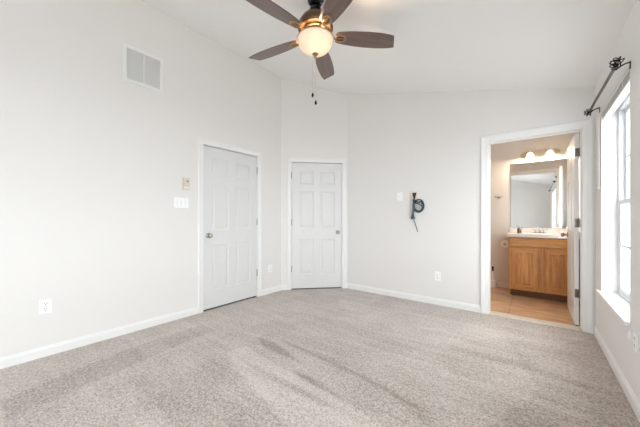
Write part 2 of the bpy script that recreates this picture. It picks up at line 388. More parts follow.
def carpet():
    bm = B(); lay = bm.verts.layers.float.new('nap')
    def nap(x, y):
        v = 0.53
        if y > 0.1:
            for poly, a in SP:
                xs = [p[0] for p in poly]; ys = [p[1] for p in poly]
                if min(xs) - 0.05 < x < max(xs) + 0.05 and min(ys) - 0.05 < y < max(ys) + 0.05:
                    v += 1.7 * a * max(0, min(1, 0.5 + sdist(x, y, poly) / 0.018))
        return v
    ys = [YF, -1.0] + [0.1 + 0.02 * k for k in range(int((YB - 0.1) / 0.02) + 1)] + [YB]
    st = 0.02; rows = []
    for y in ys:
        xa = XL if y <= YC else XL + (y - YC); n = 182
        row = []
        for k in range(n + 1):
            x = xa + (XR - xa) * k / n; vv = bm.verts.new((x, y, 0)); vv[lay] = nap(x, y); row.append(vv)
        rows.append(row)
    for a, b in zip(rows, rows[1:]):
        for k in range(len(a) - 1): bm.faces.new((a[k], a[k + 1], b[k + 1], b[k]))
    box(bm, XL - 0.1, XR + 0.1, YF - 0.1, YB, -0.06, -0.002)
    return struct(obj('floor', bm, carpet_m), 'beige grey cut pile carpet with vacuum marks', 'carpet')
carpet()
bm = B(); box(bm, BX0 - 0.1, XW, YI + 0.002, BY1 + 0.1, -0.06, 0.004)
struct(obj('floor_bathroom', bm, tile_m), 'tan stone tile bathroom floor', 'floor')
bm = B(); box(bm, D3[0] - J, D3[1] + J, YB, YI + 0.002, -0.06, 0.011, 0.004)
struct(obj('trim_1', bm, sill_m), 'cream marble threshold in the bathroom doorway', 'threshold')

# baseboards: profiled strip swept on a straight line
def baseboard(name, P, Q, label, cuts=()):
    P, Q = Vector((*P, 0)), Vector((*Q, 0)); L = (Q - P).length; d = (Q - P) / L; nrm = Vector((-d.y, d.x, 0))
    prof = [(0, 0), (0.013, 0), (0.013, 0.060), (0.010, 0.068), (0.0065, 0.073), (0.005, 0.083), (0, 0.085)]
    bm = B(); segs = []; u = 0.0
    for a, b in sorted(cuts):
        if a > u: segs.append((u, a))
        u = b
    if u < L: segs.append((u, L))
    for a, b in segs:
        r0 = [bm.verts.new(P + d * a + nrm * x + Vector((0, 0, z))) for x, z in prof]
        r1 = [bm.verts.new(P + d * b + nrm * x + Vector((0, 0, z))) for x, z in prof]
        for k in range(len(prof)):
            k2 = (k + 1) % len(prof); bm.faces.new((r0[k], r1[k], r1[k2], r0[k2]))
        bm.faces.new(r0); bm.faces.new(r1[::-1])
    bmesh.ops.recalc_face_normals(bm, faces=bm.faces)
    return struct(obj(name, bm, trim_m), label, 'baseboard')
CW = 0.064
baseboard('baseboard_left', (XL, YC), (XL, YF), 'white baseboard along the left wall', [(YC - D1[1] - CW - 0.002, YC - D1[0] + CW + 0.002)])
baseboard('baseboard_corner', (XD, YB), (XL, YC), 'white baseboard scraps beside the angled door', [(DL - D2[1] - CW - 0.002, DL - D2[0] + CW + 0.002)])
baseboard('baseboard_back', (XR, YB), (XD, YB), 'white baseboard along the back wall', [(0, XR - D3[0] + 0.075 + 0.004)])
baseboard('baseboard_right', (XR, YF), (XR, YB), 'white baseboard under the windows')
baseboard('baseboard_front', (XL, YF), (XR, YF), 'white baseboard on the wall behind the viewer')
baseboard('baseboard_bathroom', (-0.312, BY1), (BX0, BY1), 'white baseboard on the bathroom back wall')

# door casings with mitred corners, and jambs lining the openings
def casing(name, O, d, nrm, u0, u1, h, cw, label):
    O, d, nrm = Vector((*O, 0)), Vector((*d, 0)).normalized(), Vector((*nrm, 0)).normalized()
    prof = [(0.0, 0.0), (0.0, 0.008), (0.006, 0.011), (cw * 0.35, 0.011), (cw * 0.55, 0.013), (cw * 0.75, 0.017), (cw * 0.93, 0.017), (cw, 0.012), (cw, 0.0)]
    r = 0.004; bm = B(); rings = []
    for cu, cz, su, sz in ((u0 - r, 0, -1, 0), (u0 - r, h + r, -1, 1), (u1 + r, h + r, 1, 1), (u1 + r, 0, 1, 0)):
        rings.append([bm.verts.new(O + d * (cu + su * a) + nrm * b + Vector((0, 0, cz + sz * a))) for a, b in prof])
    for a, b in zip(rings, rings[1:]):
        for k in range(len(prof)): bm.faces.new((a[k], b[k], b[(k + 1) % len(prof)], a[(k + 1) % len(prof)]))
    bm.faces.new(rings[0]); bm.faces.new(rings[-1][::-1])
    bmesh.ops.recalc_face_normals(bm, faces=bm.faces)
    return struct(obj(name, bm, trim_m), label, 'door casing')
def jamb(name, O, d, nrm, u0, u1, h, depth, label, stop=None):
    ang = math.atan2(d[1], d[0]); M = Matrix.Translation((O[0], O[1], 0)) @ Matrix.Rotation(ang, 4, 'Z')
    # local x along the wall, local y away from the room
    bm = B(); sgn = 1 if Vector((-d[1], d[0])).dot(Vector(nrm)) < 0 else -1
    box(bm, u0 - J, u0, 0, sgn * depth, 0, h, 0.001, M); box(bm, u1, u1 + J, 0, sgn * depth, 0, h, 0.001, M); box(bm, u0 - J, u1 + J, 0, sgn * depth, h, h + J, 0.001, M)
    if stop:
        a, b = stop
        box(bm, u0, u0 + 0.010, sgn * a, sgn * b, 0, h, 0.002, M); box(bm, u1 - 0.006, u1, sgn * a, sgn * b, 0, h, 0.002, M); box(bm, u0, u1, sgn * a, sgn * b, h - 0.010, h, 0.002, M)
    return struct(obj(name, bm, trim_m), label, 'door jamb')
SQ = math.sqrt(0.5)
casing('trim_2', (XL, 0), (0, 1), (1, 0), D1[0], D1[1], DH, CW, 'white casing around the door in the left wall')
casing('trim_3', (XL, YC), (SQ, SQ), (SQ, -SQ), D2[0], D2[1], DH, CW, 'white casing around the door in the angled wall')
casing('trim_4', (0, YB), (1, 0), (0, -1), D3[0], D3[1], DH, 0.078, 'white casing around the bathroom doorway')
casing('trim_5', (0, YI + 0.004), (1, 0), (0, 1), D3[0], D3[1], DH, 0.06, 'white casing on the bathroom side of the doorway')
jamb('trim_6', (XL, 0), (0, 1), (1, 0), D1[0], D1[1], DH, 0.06, 'white jamb of the door in the left wall', (0.046, 0.06))
jamb('trim_7', (XL, YC), (SQ, SQ), (SQ, -SQ), D2[0], D2[1], DH, 0.06, 'white jamb of the door in the angled wall', (0.046, 0.06))
jamb('trim_8', (0, YB), (1, 0), (0, -1), D3[0], D3[1], DH, WB + 0.004, 'white jamb of the bathroom doorway', (0.045, 0.080))

# ------------------------------------------------------------------ six panel doors
def panel_face(bm, W, H, z0, y, sg, rects):
    """Moulded face of a door slab in plane y; sg is the outward side."""
    us = sorted({0.0, W, *[r[0] for r in rects], *[r[1] for r in rects]}); zs = sorted({z0, H, *[r[2] for r in rects], *[r[3] for r in rects]})
    for a, b in zip(us, us[1:]):
        for c, e in zip(zs, zs[1:]):
            um, zm = (a + b) / 2, (c + e) / 2
            if any(r[0] < um < r[1] and r[2] < zm < r[3] for r in rects): continue
            bm.faces.new([bm.verts.new((u, y, z)) for u, z in ((a, c), (b, c), (b, e), (a, e))])
    for r in rects:
        steps = [(0, 0), (0.005, -0.0055), (0.014, -0.0085), (0.024, -0.0085), (0.040, -0.0025), (0.046, -0.002)]
        prev = None
        for ins, dp in steps:
            ring = [bm.verts.new((u, y + sg * dp, z)) for u, z in ((r[0] + ins, r[2] + ins), (r[1] - ins, r[2] + ins), (r[1] - ins, r[3] - ins), (r[0] + ins, r[3] - ins))]
            if prev:
                for k in range(4): bm.faces.new((prev[k], prev[(k + 1) % 4], ring[(k + 1) % 4], ring[k]))
            prev = ring
        bm.faces.new(prev)
def knob(parent, at, sg, m=nickel_m, name='door_knob'):
    bm = B(); M = Matrix.Translation(at) @ Matrix.Rotation(-sg * PI / 2, 4, 'X')
    lathe(bm, [(0, 0), (0.033, 0), (0.033, 0.004), (0.028, 0.009), (0.013, 0.012), (0.011, 0.026), (0.014, 0.032), (0.025, 0.038), (0.029, 0.047), (0.028, 0.056), (0.021, 0.064), (0, 0.067)], 28, M)
    return obj(name, bm, m, parent, True)
def hinge(parent, x, y, z, leafdir, m=nickel_m):
    bm = B(); H_ = 0.045
    for k in range(5):
        lathe(bm, [(0, z - H_ + k * 0.018 + 0.0005), (0.0065, z - H_ + k * 0.018 + 0.0005), (0.0065, z - H_ + k * 0.018 + 0.0175), (0, z - H_ + k * 0.018 + 0.0175)], 12, Matrix.Translation((x, y, 0)))
    lathe(bm, [(0, z + H_), (0.005, z + H_), (0.005, z + H_ + 0.004), (0, z + H_ + 0.007)], 12, Matrix.Translation((x, y, 0)))
    lathe(bm, [(0, z - H_ - 0.006), (0.005, z - H_ - 0.003), (0.005, z - H_), (0, z - H_)], 12, Matrix.Translation((x, y, 0)))
    dx, dy = leafdir
    box(bm, x, x + dx if dx else x + 0.002, y, y + dy if dy else y + 0.002, z - H_, z + H_)
    return obj('door_hinge', bm, m, parent, True)
def door(name, O, ang, W, room_sg, hinge_left, label, hz, knob_z, both=False, cap=False, T=0.035, hy=None, wideleaf=None):
    """Door slab in local x (width), y (thickness: 0..T going to +y), z."""
    root = bpy.data.objects.new(name, None); COL.objects.link(root); root.location = O; root.rotation_euler = (0, 0, ang)
    struct(root, label, 'door')
    H = 2.030; z0 = 0.018
    st = 0.112; pw = (W - 3 * st) / 2
    rects = []
    for c in range(2):
        a = st + c * (pw + st)
        rects += [(a, a + pw, H - 0.355, H - 0.135), (a, a + pw, H - 1.045, H - 0.455), (a, a + pw, 0.235, H - 1.225)]
    bm = B(); panel_face(bm, W, H, z0, 0.0, -1, rects); panel_face(bm, W, H, z0, T, 1, rects)
    for q in (((0, 0, z0), (0, T, z0), (0, T, H), (0, 0, H)), ((W, 0, z0), (W, T, z0), (W, T, H), (W, 0, H)), ((0, 0, H), (0, T, H), (W, T, H), (W, 0, H)), ((0, 0, z0), (0, T, z0), (W, T, z0), (W, 0, z0))):
        bm.faces.new([bm.verts.new(c) for c in q])
    bmesh.ops.remove_doubles(bm, verts=bm.verts, dist=1e-5); bmesh.ops.recalc_face_normals(bm, faces=bm.faces)
    obj('door_panel', bm, door_m, root)
    kx = W - 0.066 if hinge_left else 0.066
    knob(root, (kx, 0 if room_sg < 0 else T, knob_z), room_sg)
    if both: knob(root, (kx, T if room_sg < 0 else 0, knob_z), -room_sg)
    hx = -0.002 if hinge_left else W + 0.002
    for z in hz:
        if wideleaf:
            bm = B(); box(bm, -0.0025, 0.0005, 0.003, T - 0.003, z - 0.045, z + 0.045, 0.0008)
            for k in range(5): lathe(bm, [(0, z - 0.045 + k * 0.018 + 0.0005), (0.0075, z - 0.045 + k * 0.018 + 0.0005), (0.0075, z - 0.045 + k * 0.018 + 0.0175), (0, z - 0.045 + k * 0.018 + 0.0175)], 12, Matrix.Translation((-0.003, hy, 0)))
            box(bm, -0.034, -0.003, hy - 0.002, hy + 0.001, z - 0.045, z + 0.045, 0.0008)
            for k in (-1, 0, 1): lathe(bm, [(0, 0), (0.004, 0), (0.003, 0.0015), (0, 0.002)], 10, Matrix.Translation((-0.0025, T / 2 + 0.004 * k, z + 0.028 * k)) @ Matrix.Rotation(-PI / 2, 4, 'Y'))
            obj('door_hinge', bm, hinge_m, root, True)
        else:
            y = -0.005 if room_sg < 0 else T + 0.005
            hinge(root, hx, y, z, (0.0, 0.004 if room_sg < 0 else -0.004))
    if cap:
        bm = B(); cx_ = 0.205 if hinge_left else W - 0.205
        lathe(bm, [(0, 0), (0.034, 0), (0.034, 0.002), (0.030, 0.004), (0.010, 0.005), (0, 0.0055)], 28, Matrix.Translation((cx_, 0 if room_sg < 0 else T, knob_z + 0.015)) @ Matrix.Rotation(-room_sg * PI / 2, 4, 'X'))
        c = obj('round_cover_cap', bm, door_m, root, True); c['label'] = 'round white cover cap'
    bm = B(); box(bm, 0.004, W - 0.004, 0.010, T - 0.010, 0.006, z0)
    obj('door_gap_shade', bm, gap_shade_m, root)  # dark strip filling the gap below the slab, shade put into colour
    return root
# local y must point away from the room (room side is y=0, room_sg=-1)
# left wall: local x runs along +y world, local y = -x world  -> rotation +90 deg
door('door_1', (XL - 0.006, D1[0] + 0.0035, 0), PI / 2, 0.813, -1, False, 'closed white six panel door in the left wall', (1.835, 1.09, 0.35), 0.925, cap=True)
door('door_2', (XL + (D2[0] + 0.0035) * SQ - 0.006 * SQ, YC + (D2[0] + 0.0035) * SQ + 0.006 * SQ, 0), PI / 4, 0.813, -1, True, 'closed white six panel door in the angled corner wall', (1.83, 1.08, 0.33), 0.915, cap=True)
# bathroom door, swung into the bathroom about its right-hand jamb: local x along world +y
door('door_3', (0.364, YI + 0.014, 0), PI / 2 + math.radians(0.1), 0.762, 1, True, 'white six panel bathroom door standing wide open', (1.83, 1.09, 0.35), 0.935, both=True, hy=-0.006, wideleaf=True)

# ------------------------------------------------------------------ windows
def make_window(name, y0, y1, units, label, front=False, WZ=WZ, horn=0.045):
    root = bpy.data.objects.new(name, None); COL.objects.link(root); root.location = (XR, y0, WZ[0]); struct(root, label, 'window')
    if front: root.location = (y0, YF, WZ[0]); root.rotation_euler = (0, 0, -PI / 2)
    W, H = y1 - y0, WZ[1] - WZ[0]; xi = 0.102
    # plastered reveal is the wall itself; stool (sill board) with rounded nose
    bm = B(); box(bm, -0.004, xi + 0.01, 0.0005, W - 0.0005, -0.024, 0.004, 0.001); box(bm, -0.026, 0.0005, -0.012, W + horn, -0.024, 0.004, 0.006)
    obj('window_sill', bm, trim_m, root, False)
    bm = B(); t = 0.030
    box(bm, xi, xi + 0.066, 0, t, 0, H, 0.003); box(bm, xi, xi + 0.066, W - t, W, 0, H, 0.003)
    box(bm, xi, xi + 0.066, t, W - t, H - t, H, 0.003); box(bm, xi, xi + 0.066, t, W - t, 0, t, 0.003)
    uw = (W - 2 * t - (units - 1) * 0.06) / units
    for k in range(1, units): box(bm, xi - 0.004, xi + 0.066, t + k * uw + (k - 1) * 0.06, t + k * uw + k * 0.06, t, H - t, 0.003)
    box(bm, xi + 0.030, xi + 0.034, t, t + 0.01, t, H - t); box(bm, xi + 0.030, xi + 0.034, W - t - 0.01, W - t, t, H - t)
    obj('window_frame', bm, vinyl_m, root)
    zm = 0.49 * H
    for k in range(units):
        a = t + k * (uw + 0.06) + 0.002; b = a + uw - 0.004
        for (xs, za, zb) in ((xi + 0.036, zm - 0.02, H - t - 0.002), (xi + 0.004, t + 0.002, zm + 0.02)):
            bm = B(); s = 0.036; xe = xs + 0.026
            box(bm, xs, xe, a, a + s, za, zb, 0.003); box(bm, xs, xe, b - s, b, za, zb, 0.003); box(bm, xs, xe, a + s, b - s, za, za + s, 0.003); box(bm, xs, xe, a + s, b - s, zb - s, zb, 0.003)
            sh = obj('window_sash', bm, vinyl_m, root)
            bm = B(); box(bm, xs + 0.011, xs + 0.015, a + s, b - s, za + s, zb - s); obj('window_pane', bm, glass_m, sh)
            bm = B(); cols = 3; zc = (za + zb) / 2
            box(bm, xs + 0.008, xs + 0.018, a + s, b - s, zc - 0.009, zc + 0.009, 0.002)
            for j in range(1, cols):
                yc = a + s + (b - a - 2 * s) * j / cols; box(bm, xs + 0.008, xs + 0.018, yc - 0.009, yc + 0.009, za + s, zb - s, 0.002)
            obj('window_grille', bm, vinyl_m, sh)
        bm = B(); yc = (a + b) / 2; box(bm, xi - 0.002, xi + 0.022, yc - 0.03, yc + 0.03, zm + 0.020, zm + 0.030, 0.003); box(bm, xi - 0.006, xi + 0.006, yc - 0.008, yc + 0.022, zm + 0.030, zm + 0.038, 0.002)
        obj('sash_lock', bm, vinyl_m, root)
    return root
make_window('window_1', *W1, 1, 'white double-hung window beside the bathroom doorway', horn=0.105)
make_window('window_2', *W2, 2, 'white twin double-hung window nearer the viewer')
make_window('added_window_3', *W3, 2, 'white twin double-hung window added behind the viewer for fill daylight', True)  # unseen window, added to brighten the back and right walls
make_window('window_4', *W4, 1, 'small white double-hung window behind the open bathroom door', WZ=WZ4, horn=0.012)
bm = B(); box(bm, -30, 40, -40, 40, -3.2, -3.0)
struct(obj('ground_outside', bm, asphalt_m), 'pale paved ground outside the windows', 'ground')

# raised pleated shades tucked under the window heads
def shade(y0, y1, label, band=None):
    root = thing('window_shade', label, 'window shade', (XR, y0, WZ[1]))
    L = y1 - y0
    bm = B(); box(bm, 0.004, 0.052, 0.004, L - 0.004, -0.022, 0.0, 0.003); obj('headrail', bm, plate_m, root)
    bm = B(); n = 7; rng = random.Random(3)
    for k in range(n):      # collapsed pleats, each a flattened lozenge
        z = -0.024 - k * 0.0066; dx = rng.uniform(-0.003, 0.003)
        M = Matrix.Translation((0.028 + dx, L / 2, z)) @ Matrix.Rotation(rng.uniform(-0.002, 0.002), 4, 'X') @ Matrix.Rotation(PI / 2, 4, 'X')
        prism(bm, [(-0.025, 0), (-0.015, -0.0034), (0.015, -0.0034), (0.025, 0), (0.015, 0.0034), (-0.015, 0.0034)], -L / 2 + 0.006, L / 2 - 0.006, M)
    obj('pleated_fabric', bm, shade_m, root)
    bm = B(); box(bm, 0.006, 0.050, 0.006, L - 0.006, -0.082, -0.070, 0.003); obj('bottom_rail', bm, plate_m, root)
    for yy in (0.2 * L, 0.8 * L):
        bm = B(); tube(bm, [(0.002, yy, -0.01), (0.001, yy, -0.05), (0.002, yy, -0.080)], 0.0012, 6); obj('lift_cord', bm, cord_m, root)
    return root
shade(W1[0] + 0.002, W1[1] - 0.002, 'raised pleated shade above the window beside the bathroom doorway')
shade(W2[0] + 0.002, W2[1] - 0.002, 'raised pleated shade above the twin window nearer the viewer')
# plain flat white band at the far side of the window
root = thing('white_band', 'flat white band hanging at the far edge of the window', 'shade wand', (XR - 0.010, 3.527, 1.40))
bm = B(); box(bm, -0.003, 0.003, -0.012, 0.012, 0.03, 0.66, 0.002); obj('band', bm, cord_m, root)
bm = B(); lathe(bm, [(0, 0), (0.007, 0.003), (0.010, 0.012), (0.008, 0.026), (0.004, 0.034), (0, 0.036)], 16); obj('tassel', bm, cord_m, root, True)
bm = B(); tube(bm, [(0, 0, 0.655), (0.002, -0.01, 0.675), (0.006, -0.025, 0.685), (0.0085, -0.035, 0.68)], 0.002, 8); obj('hook', bm, cord_m, root, True)

# curtain rods with open cage finials
def curtain_rod(y0, y1, z0, z1, label, mid=False):
    X = XR - 0.068
    root = thing('curtain_rod', label, 'curtain rod', (X, (y0 + y1) / 2, (z0 + z1) / 2), group=None)
    ya, yb = -(y1 - y0) / 2, (y1 - y0) / 2; dz = (z1 - z0) / 2
    bm = B(); tube(bm, [(0, ya, -dz), (0, yb, dz)], 0.0095, 14); obj('rod', bm, pewter_m, root, True)
    for sg, y, z in ((-1, ya, -dz), (1, yb, dz)):
        bm = B(); R_ = 0.034; c = Vector((0, y + sg * 0.040, z))
        tube(bm, [(0, y - sg * 0.004, z), (0, y + sg * 0.008, z)], 0.013, 14)
        for k in range(4):       # twisted cage of wire hoops
            pts = []
            for q in range(24):
                a = 2 * PI * q / 24; tw = k * PI / 4 + 0.5 * math.sin(a)
                r = R_ * abs(math.sin(a)); pts.append(c + Vector((math.cos(tw) * R_ * math.sin(a), -math.cos(a) * R_ * sg, math.sin(tw) * R_ * math.sin(a))))
            tube(bm, pts, 0.0034, 6, closed=True)
        lathe(bm, [(0, -0.006), (0.007, -0.003), (0.008, 0.002), (0.004, 0.007), (0, 0.010)], 12, Matrix.Translation(c + Vector((0, sg * R_, 0))) @ Matrix.Rotation(-sg * PI / 2, 4, 'X'))
        obj('finial', bm, black_m, root, True)
        bm = B(); yy = y - (0.004 if sg > 0 else -0.030)
        box(bm, 0.064, 0.0678, yy - 0.011, yy + 0.011, z - 0.030, z + 0.018, 0.0015)
        tube(bm, smooth_curve([(0.065, yy, z + 0.012), (0.045, yy, z + 0.010), (0.018, yy, z - 0.004), (0.004, yy, z - 0.016)], 6), 0.0045, 8)
        tube(bm, [(math.cos(a) * 0.0135, yy, z + math.sin(a) * 0.0135) for a in [PI * 1.0 + PI * q / 10 for q in range(11)]], 0.0035, 8)
        obj('bracket', bm, black_m, root, True)
    return root
curtain_rod(2.51, 3.56, 2.10, 2.14, 'dark metal curtain rod with cage finials beside the bathroom doorway')
curtain_rod(-1.52, 1.36, 2.11, 2.11, 'long dark metal curtain rod nearer the viewer, seen in the mirror')

# small cleat on the wall below the near end of the sill
bm = B(); box(bm, 0, 0.006, -0.009, 0.009, 0, 0.055, 0.002, Matrix.Translation((XR - 0.006, 2.545, 0.375))); box(bm, -0.004, 0.002, -0.005, 0.005, 0.012, 0.042, 0.002, Matrix.Translation((XR - 0.006, 2.545, 0.375)))
tag(obj('cord_cleat', bm, plate_m), 'small white cord cleat on the wall under the window sill', 'cord cleat')

# ------------------------------------------------------------------ wall plates, vent, thermostat
def at_left(y, z): return Matrix.Translation((XL, y, z)) @ Matrix.Rotation(PI / 2, 4, 'Z')       # local x = +y world, local -y = room
def at_back(x, z): return Matrix.Translation((x, YB, z))
def at_right(y, z): return Matrix.Translation((XR, y, z)) @ Matrix.Rotation(-PI / 2, 4, 'Z')
def place(root, M): root.matrix_world = M; return root
def plate_bm(w_, h_):
    bm = B(); box(bm, -w_ / 2, w_ / 2, -0.006, 0.0, -h_ / 2, h_ / 2, 0.003, seg=3); return bm
def outlet(M, label, m=plate_m):
    root = thing('wall_outlet', label, 'outlet'); place(root, M)
    obj('cover_plate', plate_bm(0.076, 0.118), m, root)
    for z in (0.022, -0.022):
        bm = B(); lathe(bm, [(0, 0), (0.0175, 0), (0.0170, 0.002), (0, 0.0022)], 24, Matrix.Translation((0, -0.006, z)) @ Matrix.Rotation(PI / 2, 4, 'X'), 1.0, 0.85)
        rc = obj('receptacle', bm, m, root)
        bm = B(); box(bm, -0.0085, -0.0055, -0.0088, -0.008, z - 0.002, z + 0.008); box(bm, 0.0055, 0.0085, -0.0088, -0.008, z - 0.002, z + 0.008)
        lathe(bm, [(0, 0), (0.0028, 0), (0.0028, 0.0008), (0, 0.0008)], 10, Matrix.Translation((0, -0.008, z - 0.009)) @ Matrix.Rotation(PI / 2, 4, 'X'))
        obj('slots', bm, slot_m, rc)
    bm = B(); lathe(bm, [(0, 0), (0.003, 0), (0.0028, 0.001), (0, 0.0014)], 10, Matrix.Translation((0, -0.006, 0)) @ Matrix.Rotation(PI / 2, 4, 'X')); obj('screw', bm, nickel_m, root)
    return root
outlet(at_left(0.370, 0.412), 'white duplex outlet low on the left wall')
outlet(at_left(2.80, 0.376), 'white duplex outlet between the two closed doors')
outlet(at_back(-1.006, 0.378), 'white duplex outlet low on the back wall')
outlet(at_right(2.414, 0.405), 'white duplex outlet on the window wall below the sill')
def switches(M, n, label):
    root = thing('light_switch', label, 'light switch'); place(root, M)
    w_ = 0.076 + 0.046 * (n - 1)
    obj('cover_plate', plate_bm(w_, 0.116), plate_m, root)
    for k in range(n):
        x = (k - (n - 1) / 2) * 0.046
        bm = B(); box(bm, x - 0.006, x + 0.006, -0.0068, -0.0058, -0.013, 0.013); fr_ = obj('switch_slot', bm, grille_m, root)
        bm = B(); box(bm, -0.0045, 0.0045, -0.013, 0.0, -0.005, 0.005, 0.0015, Matrix.Translation((x, -0.005, 0)) @ Matrix.Rotation(math.radians(25 if k != 1 else -25), 4, 'X')); obj('toggle', bm, plate_m, root)
        for z in (-0.03, 0.03):
            bm = B(); lathe(bm, [(0, 0), (0.003, 0), (0.0028, 0.001), (0, 0.0014)], 10, Matrix.Translation((x, -0.006, z)) @ Matrix.Rotation(PI / 2, 4, 'X')); obj('screw', bm, nickel_m, root)
    return root
switches(at_left(1.468, 1.316), 3, 'white triple light switch beside the left wall door')
# thermostat
root = thing('thermostat', 'small almond thermostat above the triple light switch', 'thermostat'); place(root, at_left(1.522, 1.535))
bm = B(); box(bm, -0.040, 0.040, -0.012, 0, -0.068, 0.070, 0.004); obj('back_plate', bm, almond_m, root)
bm = B(); box(bm, -0.032, 0.034, -0.030, -0.010, -0.022, 0.064, 0.006); obj('housing', bm, mat('ivory_plastic', (0.72, 0.66, 0.56), 0.4), root)
bm = B(); box(bm, -0.034, 0.032, -0.024, -0.010, -0.062, -0.026, 0.004); obj('lower_cover', bm, mat('cream_plastic', (0.80, 0.77, 0.70), 0.4), root)
bm = B(); box(bm, -0.010, 0.018, -0.0315, -0.029, 0.018, 0.044, 0.001); obj('display', bm, mat('display_grey', (0.38, 0.34, 0.29), 0.3), root)
bm = B(); box(bm, 0.010, 0.024, -0.036, -0.029, -0.006, 0.002, 0.002); obj('lever', bm, almond_m, root)
# air return
root = thing('air_vent', 'square white return air grille high on the left wall', 'air vent'); place(root, at_left(1.092, 2.677))
bm = B(); w2, h2 = 0.182, 0.182
for a in ((-w2, -w2 + 0.030, -h2, h2), (w2 - 0.030, w2, -h2, h2), (-w2 + 0.030, w2 - 0.030, -h2, -h2 + 0.030), (-w2 + 0.030, w2 - 0.030, h2 - 0.030, h2)): box(bm, a[0], a[1], -0.009, 0, a[2], a[3], 0.0025)
box(bm, -0.007, 0.007, -0.009, 0, -h2 + 0.03, h2 - 0.03, 0.002); obj('vent_frame', bm, trim_m, root)
bm = B(); box(bm, -w2 + 0.02, w2 - 0.02, -0.0008, 0, -h2 + 0.02, h2 - 0.02); obj('vent_backing', bm, mat('vent_pale_backing', (0.74, 0.74, 0.73), 0.9), root)  # even pale sheet behind the louvers
for sd in (-1, 1):
    bm = B()
    for k in range(26):
        z = -0.148 + k * 0.0118
        M = Matrix.Translation((sd * 0.0795, -0.0045, z)) @ Matrix.Rotation(math.radians(40), 4, 'X')
        box(bm, -0.0725, 0.0725, -0.0042, 0.0042, -0.0006, 0.0006, 0, M)
    o = obj('louvers', bm, grille_m, root)
# cable plates on the back wall
root = thing('cable_plate', 'white blank wall plate left of the hanging cables', 'wall plate'); place(root, at_back(-1.522, 1.453))
obj('cover_plate', plate_bm(0.078, 0.116), plate_m, root)
bm = B(); lathe(bm, [(0, 0), (0.0065, 0), (0.0065, 0.002), (0.0045, 0.0025), (0.0045, 0.009), (0, 0.009)], 12, Matrix.Translation((0, -0.006, 0)) @ Matrix.Rotation(PI / 2, 4, 'X')); obj('coax_jack', bm, satin_m, root)
root = thing('cable_plate', 'almond wall plate behind the hanging cable bundle', 'wall plate'); place(root, at_back(-1.325, 1.458))
obj('cover_plate', plate_bm(0.112, 0.112), mat('pale_almond', (0.76, 0.70, 0.62), 0.45), root)

# hanging bundle of cables
root = thing('cable_bundle', 'dark teal cable bundle coiled and hanging from a wall plate', 'cables', (-1.325, YB, 1.45))
bm = B()
prism(bm, [(-0.030, 0.045), (0.030, 0.045), (0.013, -0.030), (-0.013, -0.030)], -0.022, 0.0, Matrix.Translation((0.012, -0.010, 0)) @ Matrix.Rotation(PI / 2, 4, 'X') @ Matrix.Translation((0, 0, 0.0)), 0.003)
obj('plug', bm, blackc_m, root)
def cyc(cx_, cz_, rx, rz, a0, a1, n, yo): return [(cx_ + rx * math.cos(math.radians(a0 + (a1 - a0) * k / n)), yo, cz_ + rz * math.sin(math.radians(a0 + (a1 - a0) * k / n))) for k in range(n + 1)]
rng = random.Random(9)
for i, (m_, rr) in enumerate(((teal_m, 0.0055), (blackc_m, 0.005), (green_m, 0.0055), (teal_m, 0.005), (blackc_m, 0.0045))):
    bm = B(); j = lambda s=0.006: rng.uniform(-s, s); yo = -0.016 - 0.007 * (i % 3)
    cx_, cz_ = 0.078 + j(0.01), -0.135 + j(0.012); rx, rz = 0.070 - 0.008 * (i % 3), 0.088 - 0.010 * (i % 3)
    pts = [(0.012 + j(0.004), -0.018, -0.03), (0.008 + j(), yo, -0.07)] + cyc(cx_, cz_, rx, rz, 150, -190, 12, yo) + [(0.004 + j(), yo - 0.004, -0.21), (-0.008 + j(), yo, -0.26), (-0.024 + j(0.01), yo, -0.305 + j(0.02))]
    tube(bm, smooth_curve(pts, 4), rr, 8); obj('cable', bm, m_, root, True)
for i, (x0, m_) in enumerate(((-0.008, green_m), (0.004, blackc_m), (0.010, teal_m))):
    bm = B(); tube(bm, smooth_curve([(0.012 + 0.004 * i, -0.018, -0.03), (x0 + 0.004, -0.022, -0.09), (x0, -0.020, -0.17), (x0 - 0.010, -0.018, -0.25), (x0 - 0.026 + 0.02 * i, -0.016, -0.315)], 5), 0.0055, 8); obj('cable', bm, m_, root, True)
bm = B(); tube(bm, smooth_curve([(0.0, -0.024, -0.18), (0.0, -0.022, -0.29), (0.020, -0.018, -0.36), (0.042, -0.014, -0.43), (0.060, -0.012, -0.495)], 6), 0.0045, 8); obj('cable_tail', bm, blackc_m, root, True)
for pts_, m_ in (([(0.012, -0.03, -0.04), (0.05, -0.036, -0.075), (0.085, -0.036, -0.115), (0.125, -0.03, -0.150), (0.10, -0.03, -0.215), (0.05, -0.03, -0.20), (0.01, -0.03, -0.15), (0.0, -0.028, -0.24)], blackc_m), ([(0.0, -0.03, -0.05), (0.035, -0.04, -0.10), (0.07, -0.036, -0.105), (0.115, -0.036, -0.08), (0.14, -0.03, -0.15), (0.09, -0.03, -0.225), (0.03, -0.032, -0.19), (-0.004, -0.03, -0.27)], blackc_m)):
    bm = B(); tube(bm, smooth_curve(pts_, 6), 0.0058, 8); obj('cable', bm, m_, root, True)
bm = B(); tube(bm, smooth_curve([(-0.038, -0.012, 0.03), (-0.044, -0.014, -0.05), (-0.036, -0.014, -0.12), (-0.046, -0.012, -0.20), (-0.052, -0.012, -0.29)], 6), 0.005, 8); c = obj('cable', bm, pale_m, root, True); c['label'] = 'pale cream cable'
bm = B(); tube(bm, [(0.02 * math.cos(a) + 0.008, -0.022 + 0.012 * math.sin(a), -0.060) for a in [2 * PI * k / 14 for k in range(14)]], 0.004, 6, True); c = obj('cable_tie', bm, mat('blue_tie', (0.03, 0.13, 0.25), 0.5), root, True)
